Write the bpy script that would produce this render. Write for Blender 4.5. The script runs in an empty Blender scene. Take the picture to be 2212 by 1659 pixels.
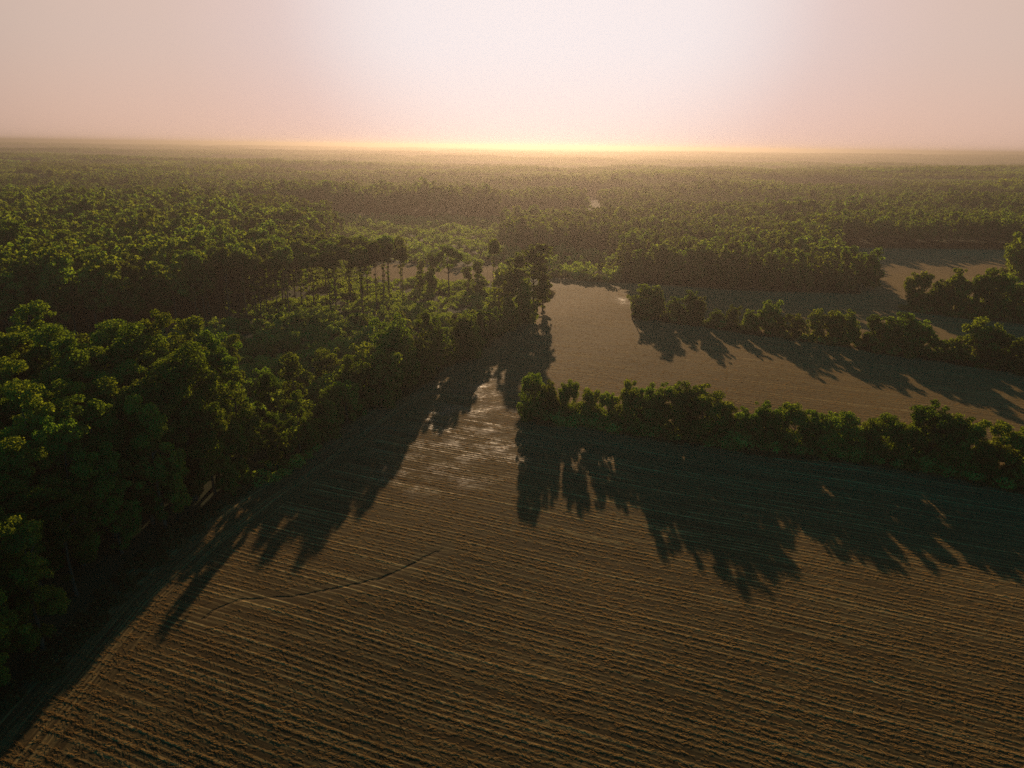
import bpy, math, random
import numpy as np
from mathutils import Vector, Matrix, Euler
R = math.radians
rng = np.random.default_rng(7)
random.seed(7)
scene = bpy.context.scene
COL = scene.collection

# ------------------------------------------------------------------ camera
H = 75.0; F = 731.0; S = 1024 / 2212; PX, PY = 1106.0, 829.5
PITCH, ROLL = R(18.0), R(0.75)
cam = bpy.data.cameras.new('camera'); cam_ob = bpy.data.objects.new('camera', cam); COL.objects.link(cam_ob)
cam.sensor_width = 36.0; cam.lens = F / 1024 * 36.0; cam.clip_start = 0.5; cam.clip_end = 60000
M = Matrix.Rotation(R(90) - PITCH, 4, 'X') @ Matrix.Rotation(ROLL, 4, 'Z')
M.translation = (0, 0, H); cam_ob.matrix_world = M
scene.camera = cam_ob

# ------------------------------------------------------------------ light
SUN_EL, SUN_AZ = R(12.4), R(1.5)          # azimuth east of +Y
sd = Vector((math.sin(SUN_AZ) * math.cos(SUN_EL), math.cos(SUN_AZ) * math.cos(SUN_EL), math.sin(SUN_EL)))
sl = bpy.data.lights.new('sun', 'SUN'); sl.energy = 5.0; sl.angle = R(0.6); sl.color = (1.0, 0.70, 0.42)
so = bpy.data.objects.new('sun', sl); COL.objects.link(so)
so.rotation_euler = (-sd).to_track_quat('-Z', 'Y').to_euler()

world = bpy.data.worlds.new('World'); scene.world = world; world.use_nodes = True
nt = world.node_tree; nt.nodes.clear()


class NB:
    """small helper for node trees"""
    def __init__(s, tree): s.t = tree
    def n(s, typ, **kw):
        nd = s.t.nodes.new(typ)
        for k, v in kw.items(): setattr(nd, k, v)
        return nd
    def put(s, sock, v):
        if isinstance(v, bpy.types.NodeSocket): s.t.links.new(v, sock)
        elif v is not None: sock.default_value = v
    def m(s, op, a, b=None, c=None, clamp=False):
        nd = s.n('ShaderNodeMath', operation=op, use_clamp=clamp)
        s.put(nd.inputs[0], a)
        if b is not None: s.put(nd.inputs[1], b)
        if c is not None: s.put(nd.inputs[2], c)
        return nd.outputs[0]
    def vm(s, op, a, b=None):
        nd = s.n('ShaderNodeVectorMath', operation=op)
        s.put(nd.inputs[0], a)
        if b is not None: s.put(nd.inputs[1], b)
        return nd.outputs['Value'] if op in ('DOT_PRODUCT', 'LENGTH') else nd.outputs[0]
    def mix(s, f, a, b, blend='MIX'):
        nd = s.n('ShaderNodeMix', data_type='RGBA', blend_type=blend)
        s.put(nd.inputs[0], f); s.put(nd.inputs[6], a); s.put(nd.inputs[7], b)
        return nd.outputs[2]
    def ramp(s, f, stops, interp='LINEAR'):
        nd = s.n('ShaderNodeValToRGB'); cr = nd.color_ramp; cr.interpolation = interp
        while len(cr.elements) < len(stops): cr.elements.new(0.5)
        for e, (p, c) in zip(cr.elements, stops):
            e.position = p; e.color = (c[0], c[1], c[2], 1) if hasattr(c, '__len__') else (c, c, c, 1)
        s.put(nd.inputs[0], f); return nd.outputs[0]
    def noise(s, vec, scale, detail=4, rough=0.55, out=0):
        nd = s.n('ShaderNodeTexNoise'); s.put(nd.inputs['Vector'], vec)
        nd.inputs['Scale'].default_value = scale; nd.inputs['Detail'].default_value = detail
        nd.inputs['Roughness'].default_value = rough
        return nd.outputs[out]
    def smooth(s, x, a, b):
        nd = s.n('ShaderNodeMapRange', interpolation_type='SMOOTHSTEP')
        s.put(nd.inputs[0], x); nd.inputs[1].default_value = a; nd.inputs[2].default_value = b
        return nd.outputs[0]
    def xyz(s, x, y, z=0.0):
        nd = s.n('ShaderNodeCombineXYZ'); s.put(nd.inputs[0], x); s.put(nd.inputs[1], y); s.put(nd.inputs[2], z)
        return nd.outputs[0]


b = NB(nt)
sky = b.n('ShaderNodeTexSky', sky_type='NISHITA', sun_disc=False, sun_elevation=SUN_EL, sun_rotation=SUN_AZ,
          altitude=100, air_density=1.2, dust_density=2.0, ozone_density=2.5)
tc = b.n('ShaderNodeTexCoord')
vdir = b.vm('NORMALIZE', tc.outputs['Generated'])
GA = R(2.4); cosang = b.vm('DOT_PRODUCT', vdir, (math.sin(GA) * math.cos(R(11)), math.cos(GA) * math.cos(R(11)), math.sin(R(11))))
ang = b.m('DIVIDE', b.m('ARCCOSINE', cosang), math.pi)            # 0..1 = 0..180 degrees from the sun
glow = b.ramp(ang, [(0.0, (0.97, 0.85, 0.84)), (0.055, (0.95, 0.83, 0.82)), (0.080, (0.89, 0.75, 0.73)), (0.106, (0.78, 0.58, 0.54)),
                    (0.145, (0.73, 0.53, 0.45)), (0.215, (0.65, 0.48, 0.40)), (0.32, (0.10, 0.09, 0.09)), (0.5, (0, 0, 0))], 'B_SPLINE')
sep = b.n('ShaderNodeSeparateXYZ'); b.put(sep.inputs[0], vdir)
fade = b.m('SUBTRACT', 1.0, b.smooth(sep.outputs[2], 0.22, 0.55))
gl = b.vm('MULTIPLY', b.vm('MULTIPLY', glow, b.xyz(fade, fade, fade)), b.mix(b.smooth(sep.outputs[2], -0.02, 0.13), (1.06, 0.95, 0.88, 1), (0.96, 0.99, 1.0, 1)))
away = b.smooth(ang, 0.20, 0.46)
tint = b.vm('MULTIPLY', b.vm('MULTIPLY', sky.outputs[0], (0.012, 0.110, 0.122)), b.xyz(away, away, away))
bg = b.n('ShaderNodeBackground'); b.put(bg.inputs[0], b.vm('ADD', tint, gl)); bg.inputs[1].default_value = 1.0
ow = b.n('ShaderNodeOutputWorld'); nt.links.new(bg.outputs[0], ow.inputs[0])

scene.view_settings.view_transform = 'Standard'; scene.view_settings.look = 'None'
scene.view_settings.exposure = 0.0; scene.view_settings.gamma = 1.0
cy = scene.cycles
cy.use_denoising = False; cy.denoiser = 'OPENIMAGEDENOISE'; cy.denoising_input_passes = 'RGB_ALBEDO_NORMAL'; cy.denoising_prefilter = 'ACCURATE'
cy.max_bounces = 5; cy.diffuse_bounces = 1; cy.glossy_bounces = 2; cy.transmission_bounces = 3; cy.volume_bounces = 1
cy.transparent_max_bounces = 8; cy.caustics_reflective = False; cy.caustics_refractive = False
cy.use_adaptive_sampling = False; cy.adaptive_threshold = 0.02
cy.sample_clamp_indirect = 4.0


# ------------------------------------------------------------------ picture <-> ground (for reading positions off a survey of the photo)
def ray(px, py):
    u = (px - PX) * S / F; v = -(py - PY) * S / F
    c, s = math.cos(ROLL), math.sin(ROLL)
    u2 = u * c - v * s; v2 = u * s + v * c
    d = np.array([u2, math.cos(PITCH) + v2 * math.sin(PITCH), -math.sin(PITCH) + v2 * math.cos(PITCH)])
    return d / np.linalg.norm(d)
def G(px, py, z=0.0):
    d = ray(px, py); t = (z - H) / d[2]; return d[0] * t, d[1] * t
def h_at(bx, by, px, py):
    d = ray(px, py); t = math.hypot(bx, by) / math.hypot(d[0], d[1]); return H + d[2] * t
MI = M.inverted()
def proj(x, y, z):
    p = MI @ Vector((x, y, z))
    return (PX + p.x / -p.z * F / S) / 2212, (PY - p.y / -p.z * F / S) / 1659

# ------------------------------------------------------------------ terrain
def relief(x, y):
    r = np.hypot(x, y); k = np.clip((r - 850) / 2200, 0, 1); k = k * k * (3 - 2 * k)
    z = (np.sin(x / 610 + 1.3) * np.sin(y / 540 + 0.4) * 7 + np.sin(x / 1450 - y / 900 + 2.0) * 9
         + np.sin(y / 260 + x / 1900) * 7 + np.sin(y / 1300 + 1.0) * 6)
    return z * k
EDGE = np.array([(-70, 20), (-70, 77), (-70, 91), (-70, 107), (-67, 126), (-62, 144), (-54, 167), (-48, 188), (-41, 207), (-31, 234), (-16, 264), (-4, 298), (7, 340), (17, 381), (23, 439)], float)
def edge_x(y): return np.interp(y, EDGE[:, 1], EDGE[:, 0])
RD = np.array([math.cos(R(-21.7)), math.sin(R(-21.7))]); RN = np.array([-RD[1], RD[0]])


def inpoly(x, y, poly):
    x = np.asarray(x, float); y = np.asarray(y, float); c = np.zeros(x.shape, bool); n = len(poly)
    for i in range(n):
        x1, y1 = poly[i]; x2, y2 = poly[(i + 1) % n]
        if y1 == y2: continue
        t = ((y1 > y) != (y2 > y)) & (x < (x2 - x1) * (y - y1) / (y2 - y1) + x1)
        c ^= t
    return c


# ------------------------------------------------------------------ materials
def new_mat(name):
    m = bpy.data.materials.new(name); m.use_nodes = True; m.node_tree.nodes.clear(); return m, NB(m.node_tree)

def leaf_material(name, c1, c2, trans):
    m, b = new_mat(name)
    geo = b.n('ShaderNodeNewGeometry'); oi = b.n('ShaderNodeObjectInfo')
    n1 = b.noise(geo.outputs['Position'], 0.22, 2); stand = b.noise(geo.outputs['Position'], 0.007, 3)
    f = b.m('ADD', b.m('MULTIPLY', n1, 0.7), b.m('MULTIPLY', geo.outputs['Random Per Island'], 0.35), clamp=True)
    col = b.mix(f, (*c1, 1), (*c2, 1))
    hs = b.n('ShaderNodeHueSaturation'); b.put(hs.inputs['Hue'], b.m('ADD', 0.475, b.m('MULTIPLY', oi.outputs['Random'], 0.05)))
    b.put(hs.inputs['Value'], b.m('ADD', b.m('ADD', 0.65, b.m('MULTIPLY', b.m('FRACT', b.m('MULTIPLY', oi.outputs['Random'], 7.3)), 0.7)), b.m('MULTIPLY', b.m('SUBTRACT', stand, 0.5), 1.3))); b.put(hs.inputs['Color'], col)
    d = b.n('ShaderNodeBsdfDiffuse'); b.put(d.inputs[0], hs.outputs[0])
    t = b.n('ShaderNodeBsdfTranslucent'); b.put(t.inputs[0], b.vm('MULTIPLY', hs.outputs[0], trans))
    mx = b.n('ShaderNodeMixShader'); mx.inputs[0].default_value = 0.42
    b.t.links.new(d.outputs[0], mx.inputs[1]); b.t.links.new(t.outputs[0], mx.inputs[2])
    o = b.n('ShaderNodeOutputMaterial'); b.t.links.new(mx.outputs[0], o.inputs[0]); return m

MAT_LEAF = leaf_material('broad_leaves', (0.022, 0.042, 0.013), (0.112, 0.152, 0.024), (4.1, 3.8, 0.8))
MAT_SCRUB = leaf_material('scrub_leaves', (0.065, 0.10, 0.024), (0.19, 0.22, 0.045), (3.4, 3.3, 1.0))

MAT_GRASS = leaf_material('rough_grass', (0.030, 0.032, 0.012), (0.085, 0.075, 0.028), (2.0, 1.8, 1.0))

def simple(name, c1, c2, scale, rough=0.9, bump=0.0):
    m, b = new_mat(name)
    geo = b.n('ShaderNodeNewGeometry'); n1 = b.noise(geo.outputs['Position'], scale, 6)
    p = b.n('ShaderNodeBsdfPrincipled'); b.put(p.inputs['Base Color'], b.mix(n1, (*c1, 1), (*c2, 1)))
    p.inputs['Roughness'].default_value = rough; p.inputs['Specular IOR Level'].default_value = 0.03
    if bump:
        bp = b.n('ShaderNodeBump'); bp.inputs['Distance'].default_value = bump; b.put(bp.inputs['Height'], n1)
        b.put(p.inputs['Normal'], bp.outputs[0])
    o = b.n('ShaderNodeOutputMaterial'); b.t.links.new(p.outputs[0], o.inputs[0]); return m
MAT_BARK = simple('bark', (0.035, 0.028, 0.020), (0.085, 0.07, 0.05), 1.5)
MAT_GROUND = simple('forest_floor_and_grass', (0.022, 0.030, 0.012), (0.055, 0.060, 0.026), 0.06, 0.95)

def field_material():
    m, b = new_mat('harrowed_soil')
    geo = b.n('ShaderNodeNewGeometry'); pos = geo.outputs['Position']
    u = b.vm('DOT_PRODUCT', pos, (RD[0], RD[1], 0.0)); v = b.vm('DOT_PRODUCT', pos, (RN[0], RN[1], 0.0))
    head = b.n('ShaderNodeAttribute', attribute_name='head').outputs['Fac']      # metres from the wood's edge
    wet = b.n('ShaderNodeAttribute', attribute_name='wet').outputs['Fac']
    # rows along the field, and rows along the wood on the headland
    bend = b.m('MULTIPLY', b.m('SUBTRACT', b.noise(pos, 0.012, 2), 0.5), 0.5)
    hm = b.m('SUBTRACT', 1.0, b.smooth(b.m('ADD', head, b.m('MULTIPLY', b.noise(pos, 0.12, 3), 6.0)), 13.0, 19.0))
    def rows(v, u, per, seed):
        vv = b.m('ADD', b.m('ADD', v, bend), seed)
        fr = b.m('FRACT', b.m('DIVIDE', vv, per))
        k = 1.0 / per
        def line(c, w):
            d = b.m('ABSOLUTE', b.m('SUBTRACT', fr, c)); return b.m('SUBTRACT', 1.0, b.smooth(d, w * k * 0.3, w * k))
        pair = b.m('MAXIMUM', line(0.30, 0.32), line(0.53, 0.30))
        faint = b.m('MULTIPLY', b.m('MAXIMUM', b.m('MAXIMUM', line(0.76, 0.30), line(0.08, 0.28)), b.m('MAXIMUM', b.m('MAXIMUM', line(0.65, 0.22), line(0.90, 0.22)), b.m('MAXIMUM', line(0.185, 0.22), line(0.415, 0.22)))), 0.5)
        ln = b.m('MAXIMUM', pair, faint)
        irregular = b.noise(b.xyz(b.m('MULTIPLY', u, 0.018), b.m('MULTIPLY', v, 0.55)), 1.0, 4, 0.6)
        fine = b.noise(b.xyz(b.m('MULTIPLY', u, 0.045), b.m('MULTIPLY', v, 1.5)), 1.0, 4, 0.75)
        ln = b.m('MULTIPLY', ln, b.smooth(irregular, 0.30, 0.62))
        ln2 = b.smooth(irregular, 0.60, 0.72)
        return b.m('MAXIMUM', ln, b.m('MULTIPLY', ln2, 0.55)), fine
    l1, f1 = rows(v, u, 10.2, 2.0)
    hv = head; hu = b.vm('DOT_PRODUCT', pos, (0.25, 0.97, 0.0))
    l2, f2 = rows(hv, hu, 6.0, 0.0)
    def lerp(a, c): return b.m('ADD', b.m('MULTIPLY', a, b.m('SUBTRACT', 1.0, hm)), b.m('MULTIPLY', c, hm))
    ln = lerp(l1, b.m('MULTIPLY', l2, 0.5)); fine = lerp(f1, f2)
    patch = b.noise(pos, 0.025, 4); crumb = b.noise(pos, 2.6, 5, 0.7); clod = b.noise(pos, 0.8, 4, 0.65)
    broken = b.smooth(b.noise(pos, 0.5, 4, 0.7), 0.36, 0.6)
    lnb = b.m('MULTIPLY', ln, b.m('ADD', 0.35, b.m('MULTIPLY', broken, 0.65)))
    straw = b.m('ADD', b.m('MULTIPLY', lnb, b.m('ADD', 0.35, b.m('MULTIPLY', patch, 0.9))),
                b.m('MULTIPLY', b.smooth(fine, 0.47, 0.66), b.m('ADD', 0.14, b.m('MULTIPLY', b.smooth(crumb, 0.45, 0.7), 0.26))), clamp=True)
    soil = b.mix(clod, (0.010, 0.0085, 0.0045, 1), (0.050, 0.036, 0.015, 1))
    soil = b.mix(b.smooth(patch, 0.35, 0.65), soil, (0.040, 0.025, 0.010, 1))
    col = b.mix(straw, soil, (0.52, 0.345, 0.12, 1))
    wetf = b.m('MULTIPLY', wet, b.smooth(b.m('ADD', b.m('ADD', b.m('MULTIPLY', fine, 0.45), b.m('MULTIPLY', b.noise(pos, 0.12, 5, 0.7), 0.55)), b.m('MULTIPLY', lnb, 0.16)), 0.50, 0.68))
    col = b.mix(b.m('MULTIPLY', wetf, 0.5), col, (0.07, 0.045, 0.03, 1))
    p = b.n('ShaderNodeBsdfPrincipled'); b.put(p.inputs['Base Color'], col)
    b.put(p.inputs['Roughness'], b.m('SUBTRACT', 0.78, b.m('MULTIPLY', wetf, 0.36)))
    b.put(p.inputs['Specular IOR Level'], b.m('ADD', 0.008, b.m('MULTIPLY', wetf, 0.50)))
    p.inputs['Sheen Weight'].default_value = 0.12; p.inputs['Sheen Roughness'].default_value = 0.45; p.inputs['Sheen Tint'].default_value = (1.0, 0.70, 0.34, 1)
    rl = b.n('ShaderNodeAttribute', attribute_name='rill').outputs['Fac']
    groove = b.m('SUBTRACT', 1.0, b.smooth(b.m('ADD', rl, b.m('MULTIPLY', b.noise(pos, 0.9, 3), 0.9)), 0.42, 0.95))
    b.put(p.inputs['Base Color'], b.mix(b.m('MULTIPLY', groove, 0.8), col, (0.014, 0.011, 0.007, 1)))
    hgt = b.m('SUBTRACT', b.m('ADD', b.m('ADD', b.m('MULTIPLY', lnb, 0.075), b.m('MULTIPLY', crumb, 0.022)), b.m('ADD', b.m('MULTIPLY', clod, 0.03), b.m('MULTIPLY', fine, 0.065))), b.m('MULTIPLY', groove, 0.5))
    bp = b.n('ShaderNodeBump'); bp.inputs['Strength'].default_value = 0.6; bp.inputs['Distance'].default_value = 1.0; b.put(bp.inputs['Height'], hgt)
    b.put(p.inputs['Normal'], bp.outputs[0])
    o = b.n('ShaderNodeOutputMaterial'); b.t.links.new(p.outputs[0], o.inputs[0]); return m
MAT_FIELD = field_material()
def far_field_material():
    m, b = new_mat('far_harrowed_soil')
    geo = b.n('ShaderNodeNewGeometry'); pos = geo.outputs['Position']
    u = b.vm('DOT_PRODUCT', pos, (RD[0], RD[1], 0.0)); v = b.vm('DOT_PRODUCT', pos, (RN[0], RN[1], 0.0))
    n1 = b.noise(b.xyz(b.m('MULTIPLY', u, 0.02), b.m('MULTIPLY', v, 0.5)), 1.0, 4); n2 = b.noise(pos, 0.9, 5)
    col = b.mix(b.smooth(b.m('ADD', b.m('MULTIPLY', n1, 0.6), b.m('MULTIPLY', n2, 0.4)), 0.35, 0.65), (0.055, 0.036, 0.018, 1), (0.20, 0.125, 0.055, 1))
    p = b.n('ShaderNodeBsdfPrincipled'); b.put(p.inputs['Base Color'], col); p.inputs['Roughness'].default_value = 0.9; p.inputs['Specular IOR Level'].default_value = 0.008; p.inputs['Sheen Weight'].default_value = 0.12; p.inputs['Sheen Roughness'].default_value = 0.45; p.inputs['Sheen Tint'].default_value = (1.0, 0.70, 0.34, 1)
    bp = b.n('ShaderNodeBump'); bp.inputs['Distance'].default_value = 0.4; b.put(bp.inputs['Height'], n2); b.put(p.inputs['Normal'], bp.outputs[0])
    o = b.n('ShaderNodeOutputMaterial'); b.t.links.new(p.outputs[0], o.inputs[0]); return m
MAT_FAR = far_field_material()
def water_material():
    m, b = new_mat('pond_water')
    geo = b.n('ShaderNodeNewGeometry'); n = b.noise(geo.outputs['Position'], 1.2, 3)
    p = b.n('ShaderNodeBsdfPrincipled'); p.inputs['Base Color'].default_value = (0.02, 0.025, 0.03, 1)
    p.inputs['Roughness'].default_value = 0.12; p.inputs['IOR'].default_value = 1.33
    bp = b.n('ShaderNodeBump'); bp.inputs['Distance'].default_value = 0.12; b.put(bp.inputs['Height'], n); b.put(p.inputs['Normal'], bp.outputs[0])
    o = b.n('ShaderNodeOutputMaterial'); b.t.links.new(p.outputs[0], o.inputs[0]); return m
MAT_WATER = water_material()


# ------------------------------------------------------------------ mesh helpers
def mesh_np(name, V, faces, mat, smooth=False):
    """faces: (n,k) int array"""
    me = bpy.data.meshes.new(name); V = np.ascontiguousarray(V, np.float32); faces = np.ascontiguousarray(faces, np.int32)
    n, k = faces.shape
    me.vertices.add(len(V)); me.vertices.foreach_set('co', V.ravel())
    me.loops.add(n * k); me.loops.foreach_set('vertex_index', faces.ravel())
    me.polygons.add(n); me.polygons.foreach_set('loop_start', np.arange(0, n * k, k, dtype=np.int32))
    if smooth: me.polygons.foreach_set('use_smooth', np.ones(n, bool))
    me.update(calc_edges=True); me.materials.append(mat); return me

def link(name, me, parent=None):
    o = bpy.data.objects.new(name, me); COL.objects.link(o)
    if parent is not None: o.parent = parent
    return o
def tag(o, label=None, cat=None, group=None, kind=None):
    if label: o['label'] = label
    if cat: o['category'] = cat
    if group: o['group'] = group
    if kind: o['kind'] = kind
    return o

def leaf_quads(rg, C, N, s):
    """one small leafy face per row of C, facing N"""
    n = len(C); N = N / np.maximum(np.linalg.norm(N, axis=1, keepdims=True), 1e-6)
    t = np.cross(N, rg.normal(size=(n, 3))); t /= np.maximum(np.linalg.norm(t, axis=1, keepdims=True), 1e-6)
    w = np.cross(N, t); s = s[:, None]
    e = rg.uniform(0.35, 0.65, (n, 1))
    V = np.stack([C - t * s * .55, C + w * s * e - t * s * .05, C + t * s * .55, C - w * s * e + t * s * .1], 1).reshape(-1, 3)
    return V

def blob_leaves(rg, blobs, leaf, cover=1.15, flat=0.8, jit=0.75):
    """blobs: list (x,y,z,r). Returns leaf centres, normals, sizes."""
    Cs, Ns, Ss = [], [], []
    for (x, y, z, r) in blobs:
        n = max(6, int(4 * math.pi * r * r * cover / (leaf * leaf * 0.6)))
        d = rg.normal(size=(n, 3)); d /= np.linalg.norm(d, axis=1, keepdims=True)
        rr = r * rg.uniform(0.62, 1.12, (n, 1)) * (1 + 0.18 * np.sin(d[:, :1] * 5 + x) * np.sin(d[:, 1:2] * 6 + y))
        c = d * rr; c[:, 2] *= flat
        Cs.append(c + (x, y, z)); Ns.append(d + rg.normal(size=(n, 3)) * jit * 0.6 + (0, 0, 0.25)); Ss.append(leaf * rg.uniform(0.6, 1.35, n))
    return np.concatenate(Cs), np.concatenate(Ns), np.concatenate(Ss)

def crown_mesh(name, seed, blobs, leaf, mat, cover=1.15, jit=0.75):
    rg = np.random.default_rng(seed); C, N, s = blob_leaves(rg, blobs, leaf, cover, 0.8, jit)
    V = leaf_quads(rg, C, N, s); return mesh_np(name, V, np.arange(len(V)).reshape(-1, 4), mat)

def ellipsoid_blobs(rg, n, rx, rz, zc, rb, top=0.0, low_cut=None):
    out = []
    for i in range(n):
        d = rg.normal(size=3); d /= np.linalg.norm(d); q = rg.uniform(0.15, 1.0) ** 0.38
        d = d * q; x, y, z = d[0] * rx, d[1] * rx, d[2] * rz
        if z > 0: x *= 1 - 0.25 * z / rz; y *= 1 - 0.25 * z / rz
        if low_cut is not None and z < low_cut * rz: z = low_cut * rz * rg.uniform(0.2, 1)
        out.append((x, y, zc + z, rb * rg.uniform(0.62, 1.3)))
    return out

def tube(P, rad, sides=7):
    P = np.array(P, float); V = []; Fc = []
    for i, p in enumerate(P):
        d = P[min(i + 1, len(P) - 1)] - P[max(i - 1, 0)]; d /= np.linalg.norm(d)
        a = np.cross(d, (0.3, 0.9, 0.1)); a /= np.linalg.norm(a); c = np.cross(d, a)
        for k in range(sides):
            t = 2 * math.pi * k / sides; V.append(p + (a * math.cos(t) + c * math.sin(t)) * rad[i])
    for i in range(len(P) - 1):
        for k in range(sides):
            k2 = (k + 1) % sides; Fc.append((i * sides + k, i * sides + k2, (i + 1) * sides + k2, (i + 1) * sides + k))
    return V, Fc

def trunk_mesh(name, seed, h, r, limbs, reach, fork=False, lean=0.0):
    rg = np.random.default_rng(seed); V, Fc = [], []
    def add(P, rad, s=7):
        v, f = tube(P, rad, s); o = len(V); V.extend(v); Fc.extend([tuple(i + o for i in q) for q in f])
    n = 7; P = [(0, 0, -0.3)]; x = y = 0.0
    for i in range(1, n + 1):
        x += rg.normal() * 0.12 + lean; y += rg.normal() * 0.12; P.append((x, y, h * 0.86 * i / n))
    rad = [r * 1.35] + [r * (1 - 0.8 * (i / n) ** 1.2) for i in range(1, n + 1)]
    add(P, rad)
    for j in range(limbs):
        t = rg.uniform(0.38, 0.85) if not fork else rg.uniform(0.5, 0.62)
        i0 = min(int(t * n), n - 1); p0 = np.array(P[i0 + 1 if i0 + 1 < len(P) else i0]); a = rg.uniform(0, 2 * math.pi) if not fork else (0.2 + j * math.pi * 2 / limbs)
        L = reach * rg.uniform(0.6, 1.0); up = L * rg.uniform(0.5, 1.1)
        p1 = p0 + (math.cos(a) * L * .5, math.sin(a) * L * .5, up * .6); p2 = p0 + (math.cos(a) * L, math.sin(a) * L, up)
        add([p0, p1, p2], [r * 0.42, r * 0.26, r * 0.08], 5)
    return mesh_np(name, np.array(V), np.array(Fc), MAT_BARK, True)

# ------------------------------------------------------------------ tree kinds: each variant is built once at its own full size
KINDS = {}
def kind(name, nvar, h, fn, tr, leaf_near, leaf_far, mat=MAT_LEAF, cover=1.15):
    L = []
    for k in range(nvar):
        seed = (sum(map(ord, name)) * 7 + k * 131) % 99991; rg = np.random.default_rng(seed)
        blobs = fn(rg)
        zt = max(q[2] + q[3] * 0.85 for q in blobs)
        near = crown_mesh('crown', seed + 1, blobs, leaf_near, mat, cover); far = crown_mesh('crown', seed + 1, blobs, leaf_far, mat, cover)
        L.append(dict(near=near, far=far, trunk=trunk_mesh('trunk', seed + 2, **tr), h=zt))
    KINDS[name] = L

def ragged(rg, n, rx, rz, zc, rb):
    # a few uneven limbs of foliage, each made of many small sprays
    out = []; arms = [(rg.normal() * rx * .55, rg.normal() * rx * .55, zc + rg.uniform(-.9, .85) * rz, rg.uniform(.7, 1.5)) for _ in range(9)] + [(rg.normal() * .8, rg.normal() * .8, zc + rz * .8, .9)]
    for i in range(n):
        a = arms[rg.integers(len(arms))]; q = rg.normal(size=3) * (1.15, 1.15, 1.5) * a[3]
        x, y, z = a[0] + q[0], a[1] + q[1], a[2] + q[2]; k = math.hypot(x, y) / rx
        if k > 1.15: x, y = x / k, y / k
        out.append((x, y, min(max(z, 1.0), zc + rz * 1.05), rb * rg.uniform(.45, 1.25)))
    return out
def f_forest(rg): return ragged(rg, 70, 4.8, 7.5, 18.5, 1.25) + ellipsoid_blobs(rg, 16, 4.2, 7.0, 17.5, 1.3)
def f_deep(rg): return ragged(rg, 85, 4.4, 11.5, 15.5, 1.15) + ellipsoid_blobs(rg, 22, 4.0, 12.0, 14.5, 1.25)
def f_hedge(rg): return ragged(rg, 42, 4.8, 5.8, 8.2, 1.15) + ellipsoid_blobs(rg, 32, 4.4, 6.0, 7.4, 1.45) + ellipsoid_blobs(rg, 8, 5.2, 1.2, 1.7, 1.4)
def f_pole(rg):
    bl = ellipsoid_blobs(rg, 36, 4.4, 4.2, 26.6, 1.5, low_cut=-0.6)
    for i in range(7): bl.append((rg.normal() * .5, rg.normal() * .5, rg.uniform(3, 22), rg.uniform(.45, .9)))
    return bl
def f_umbrella(rg):
    bl = []
    for i in range(44):
        a = rg.uniform(0, 2 * math.pi); q = rg.uniform(0, 1) ** 0.5 * 6.0
        bl.append((math.cos(a) * q, math.sin(a) * q, 24.0 - (q / 6.0) ** 2 * 5.2 + rg.normal() * .5, rg.uniform(1.1, 1.7)))
    for i in range(10): bl.append((rg.normal() * 1.6, rg.normal() * 1.6, rg.uniform(15, 19), rg.uniform(.7, 1.2)))
    return bl
def f_column(rg):
    bl = []
    for i in range(20):
        z = rg.uniform(0.5, 14.5); w = 1.5 * (1.25 - z / 16); bl.append((rg.normal() * w * .6, rg.normal() * w * .6, z, rg.uniform(.8, 1.5)))
    return bl
def f_small(rg): return ragged(rg, 20, 3.0, 3.6, 4.8, .9) + ellipsoid_blobs(rg, 12, 2.7, 3.6, 4.4, 1.05) + ellipsoid_blobs(rg, 5, 3.0, .6, .9, 1.0)
def f_shrub(rg): return ellipsoid_blobs(rg, 11, 1.9, 1.2, 1.5, .95)
kind('forest', 6, 27, f_forest, dict(h=24, r=.38, limbs=6, reach=4), .40, .85)
kind('deep', 6, 28, f_deep, dict(h=26, r=.4, limbs=6, reach=4), .31, .8)
kind('hedge', 6, 15, f_hedge, dict(h=13, r=.34, limbs=6, reach=3.6), .36, .62)
kind('pole', 5, 31, f_pole, dict(h=31, r=.36, limbs=5, reach=3.2), .5, .75, cover=1.0)
kind('umbrella', 1, 26, f_umbrella, dict(h=24, r=.42, limbs=4, reach=5, fork=True), .5, .7, cover=1.0)
kind('column', 4, 15, f_column, dict(h=15, r=.22, limbs=3, reach=1.2), .42, .6)
kind('small', 4, 9, f_small, dict(h=8, r=.2, limbs=5, reach=2), .40, .7, cover=1.1)
kind('shrub', 5, 3.4, f_shrub, dict(h=2.4, r=.09, limbs=4, reach=1), .36, .6, mat=MAT_SCRUB)

def place(kindname, x, y, h, width=1.0, name='tree', var=None, rot=None):
    L = KINDS[kindname]; k = L[var if var is not None else rng.integers(len(L))]
    d = math.hypot(x, y); s = h / k['h']; z = float(relief(np.array(x), np.array(y)))
    e = bpy.data.objects.new(name, None); COL.objects.link(e); e.empty_display_size = 0.5
    e.location = (x, y, z); e.rotation_euler = (0, 0, rng.uniform(0, 6.28) if rot is None else rot); e.scale = (s * width, s * width, s)
    link('trunk', k['trunk'], e); link('crown', k['near' if d < 270 else 'far'], e)
    return e

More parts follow.
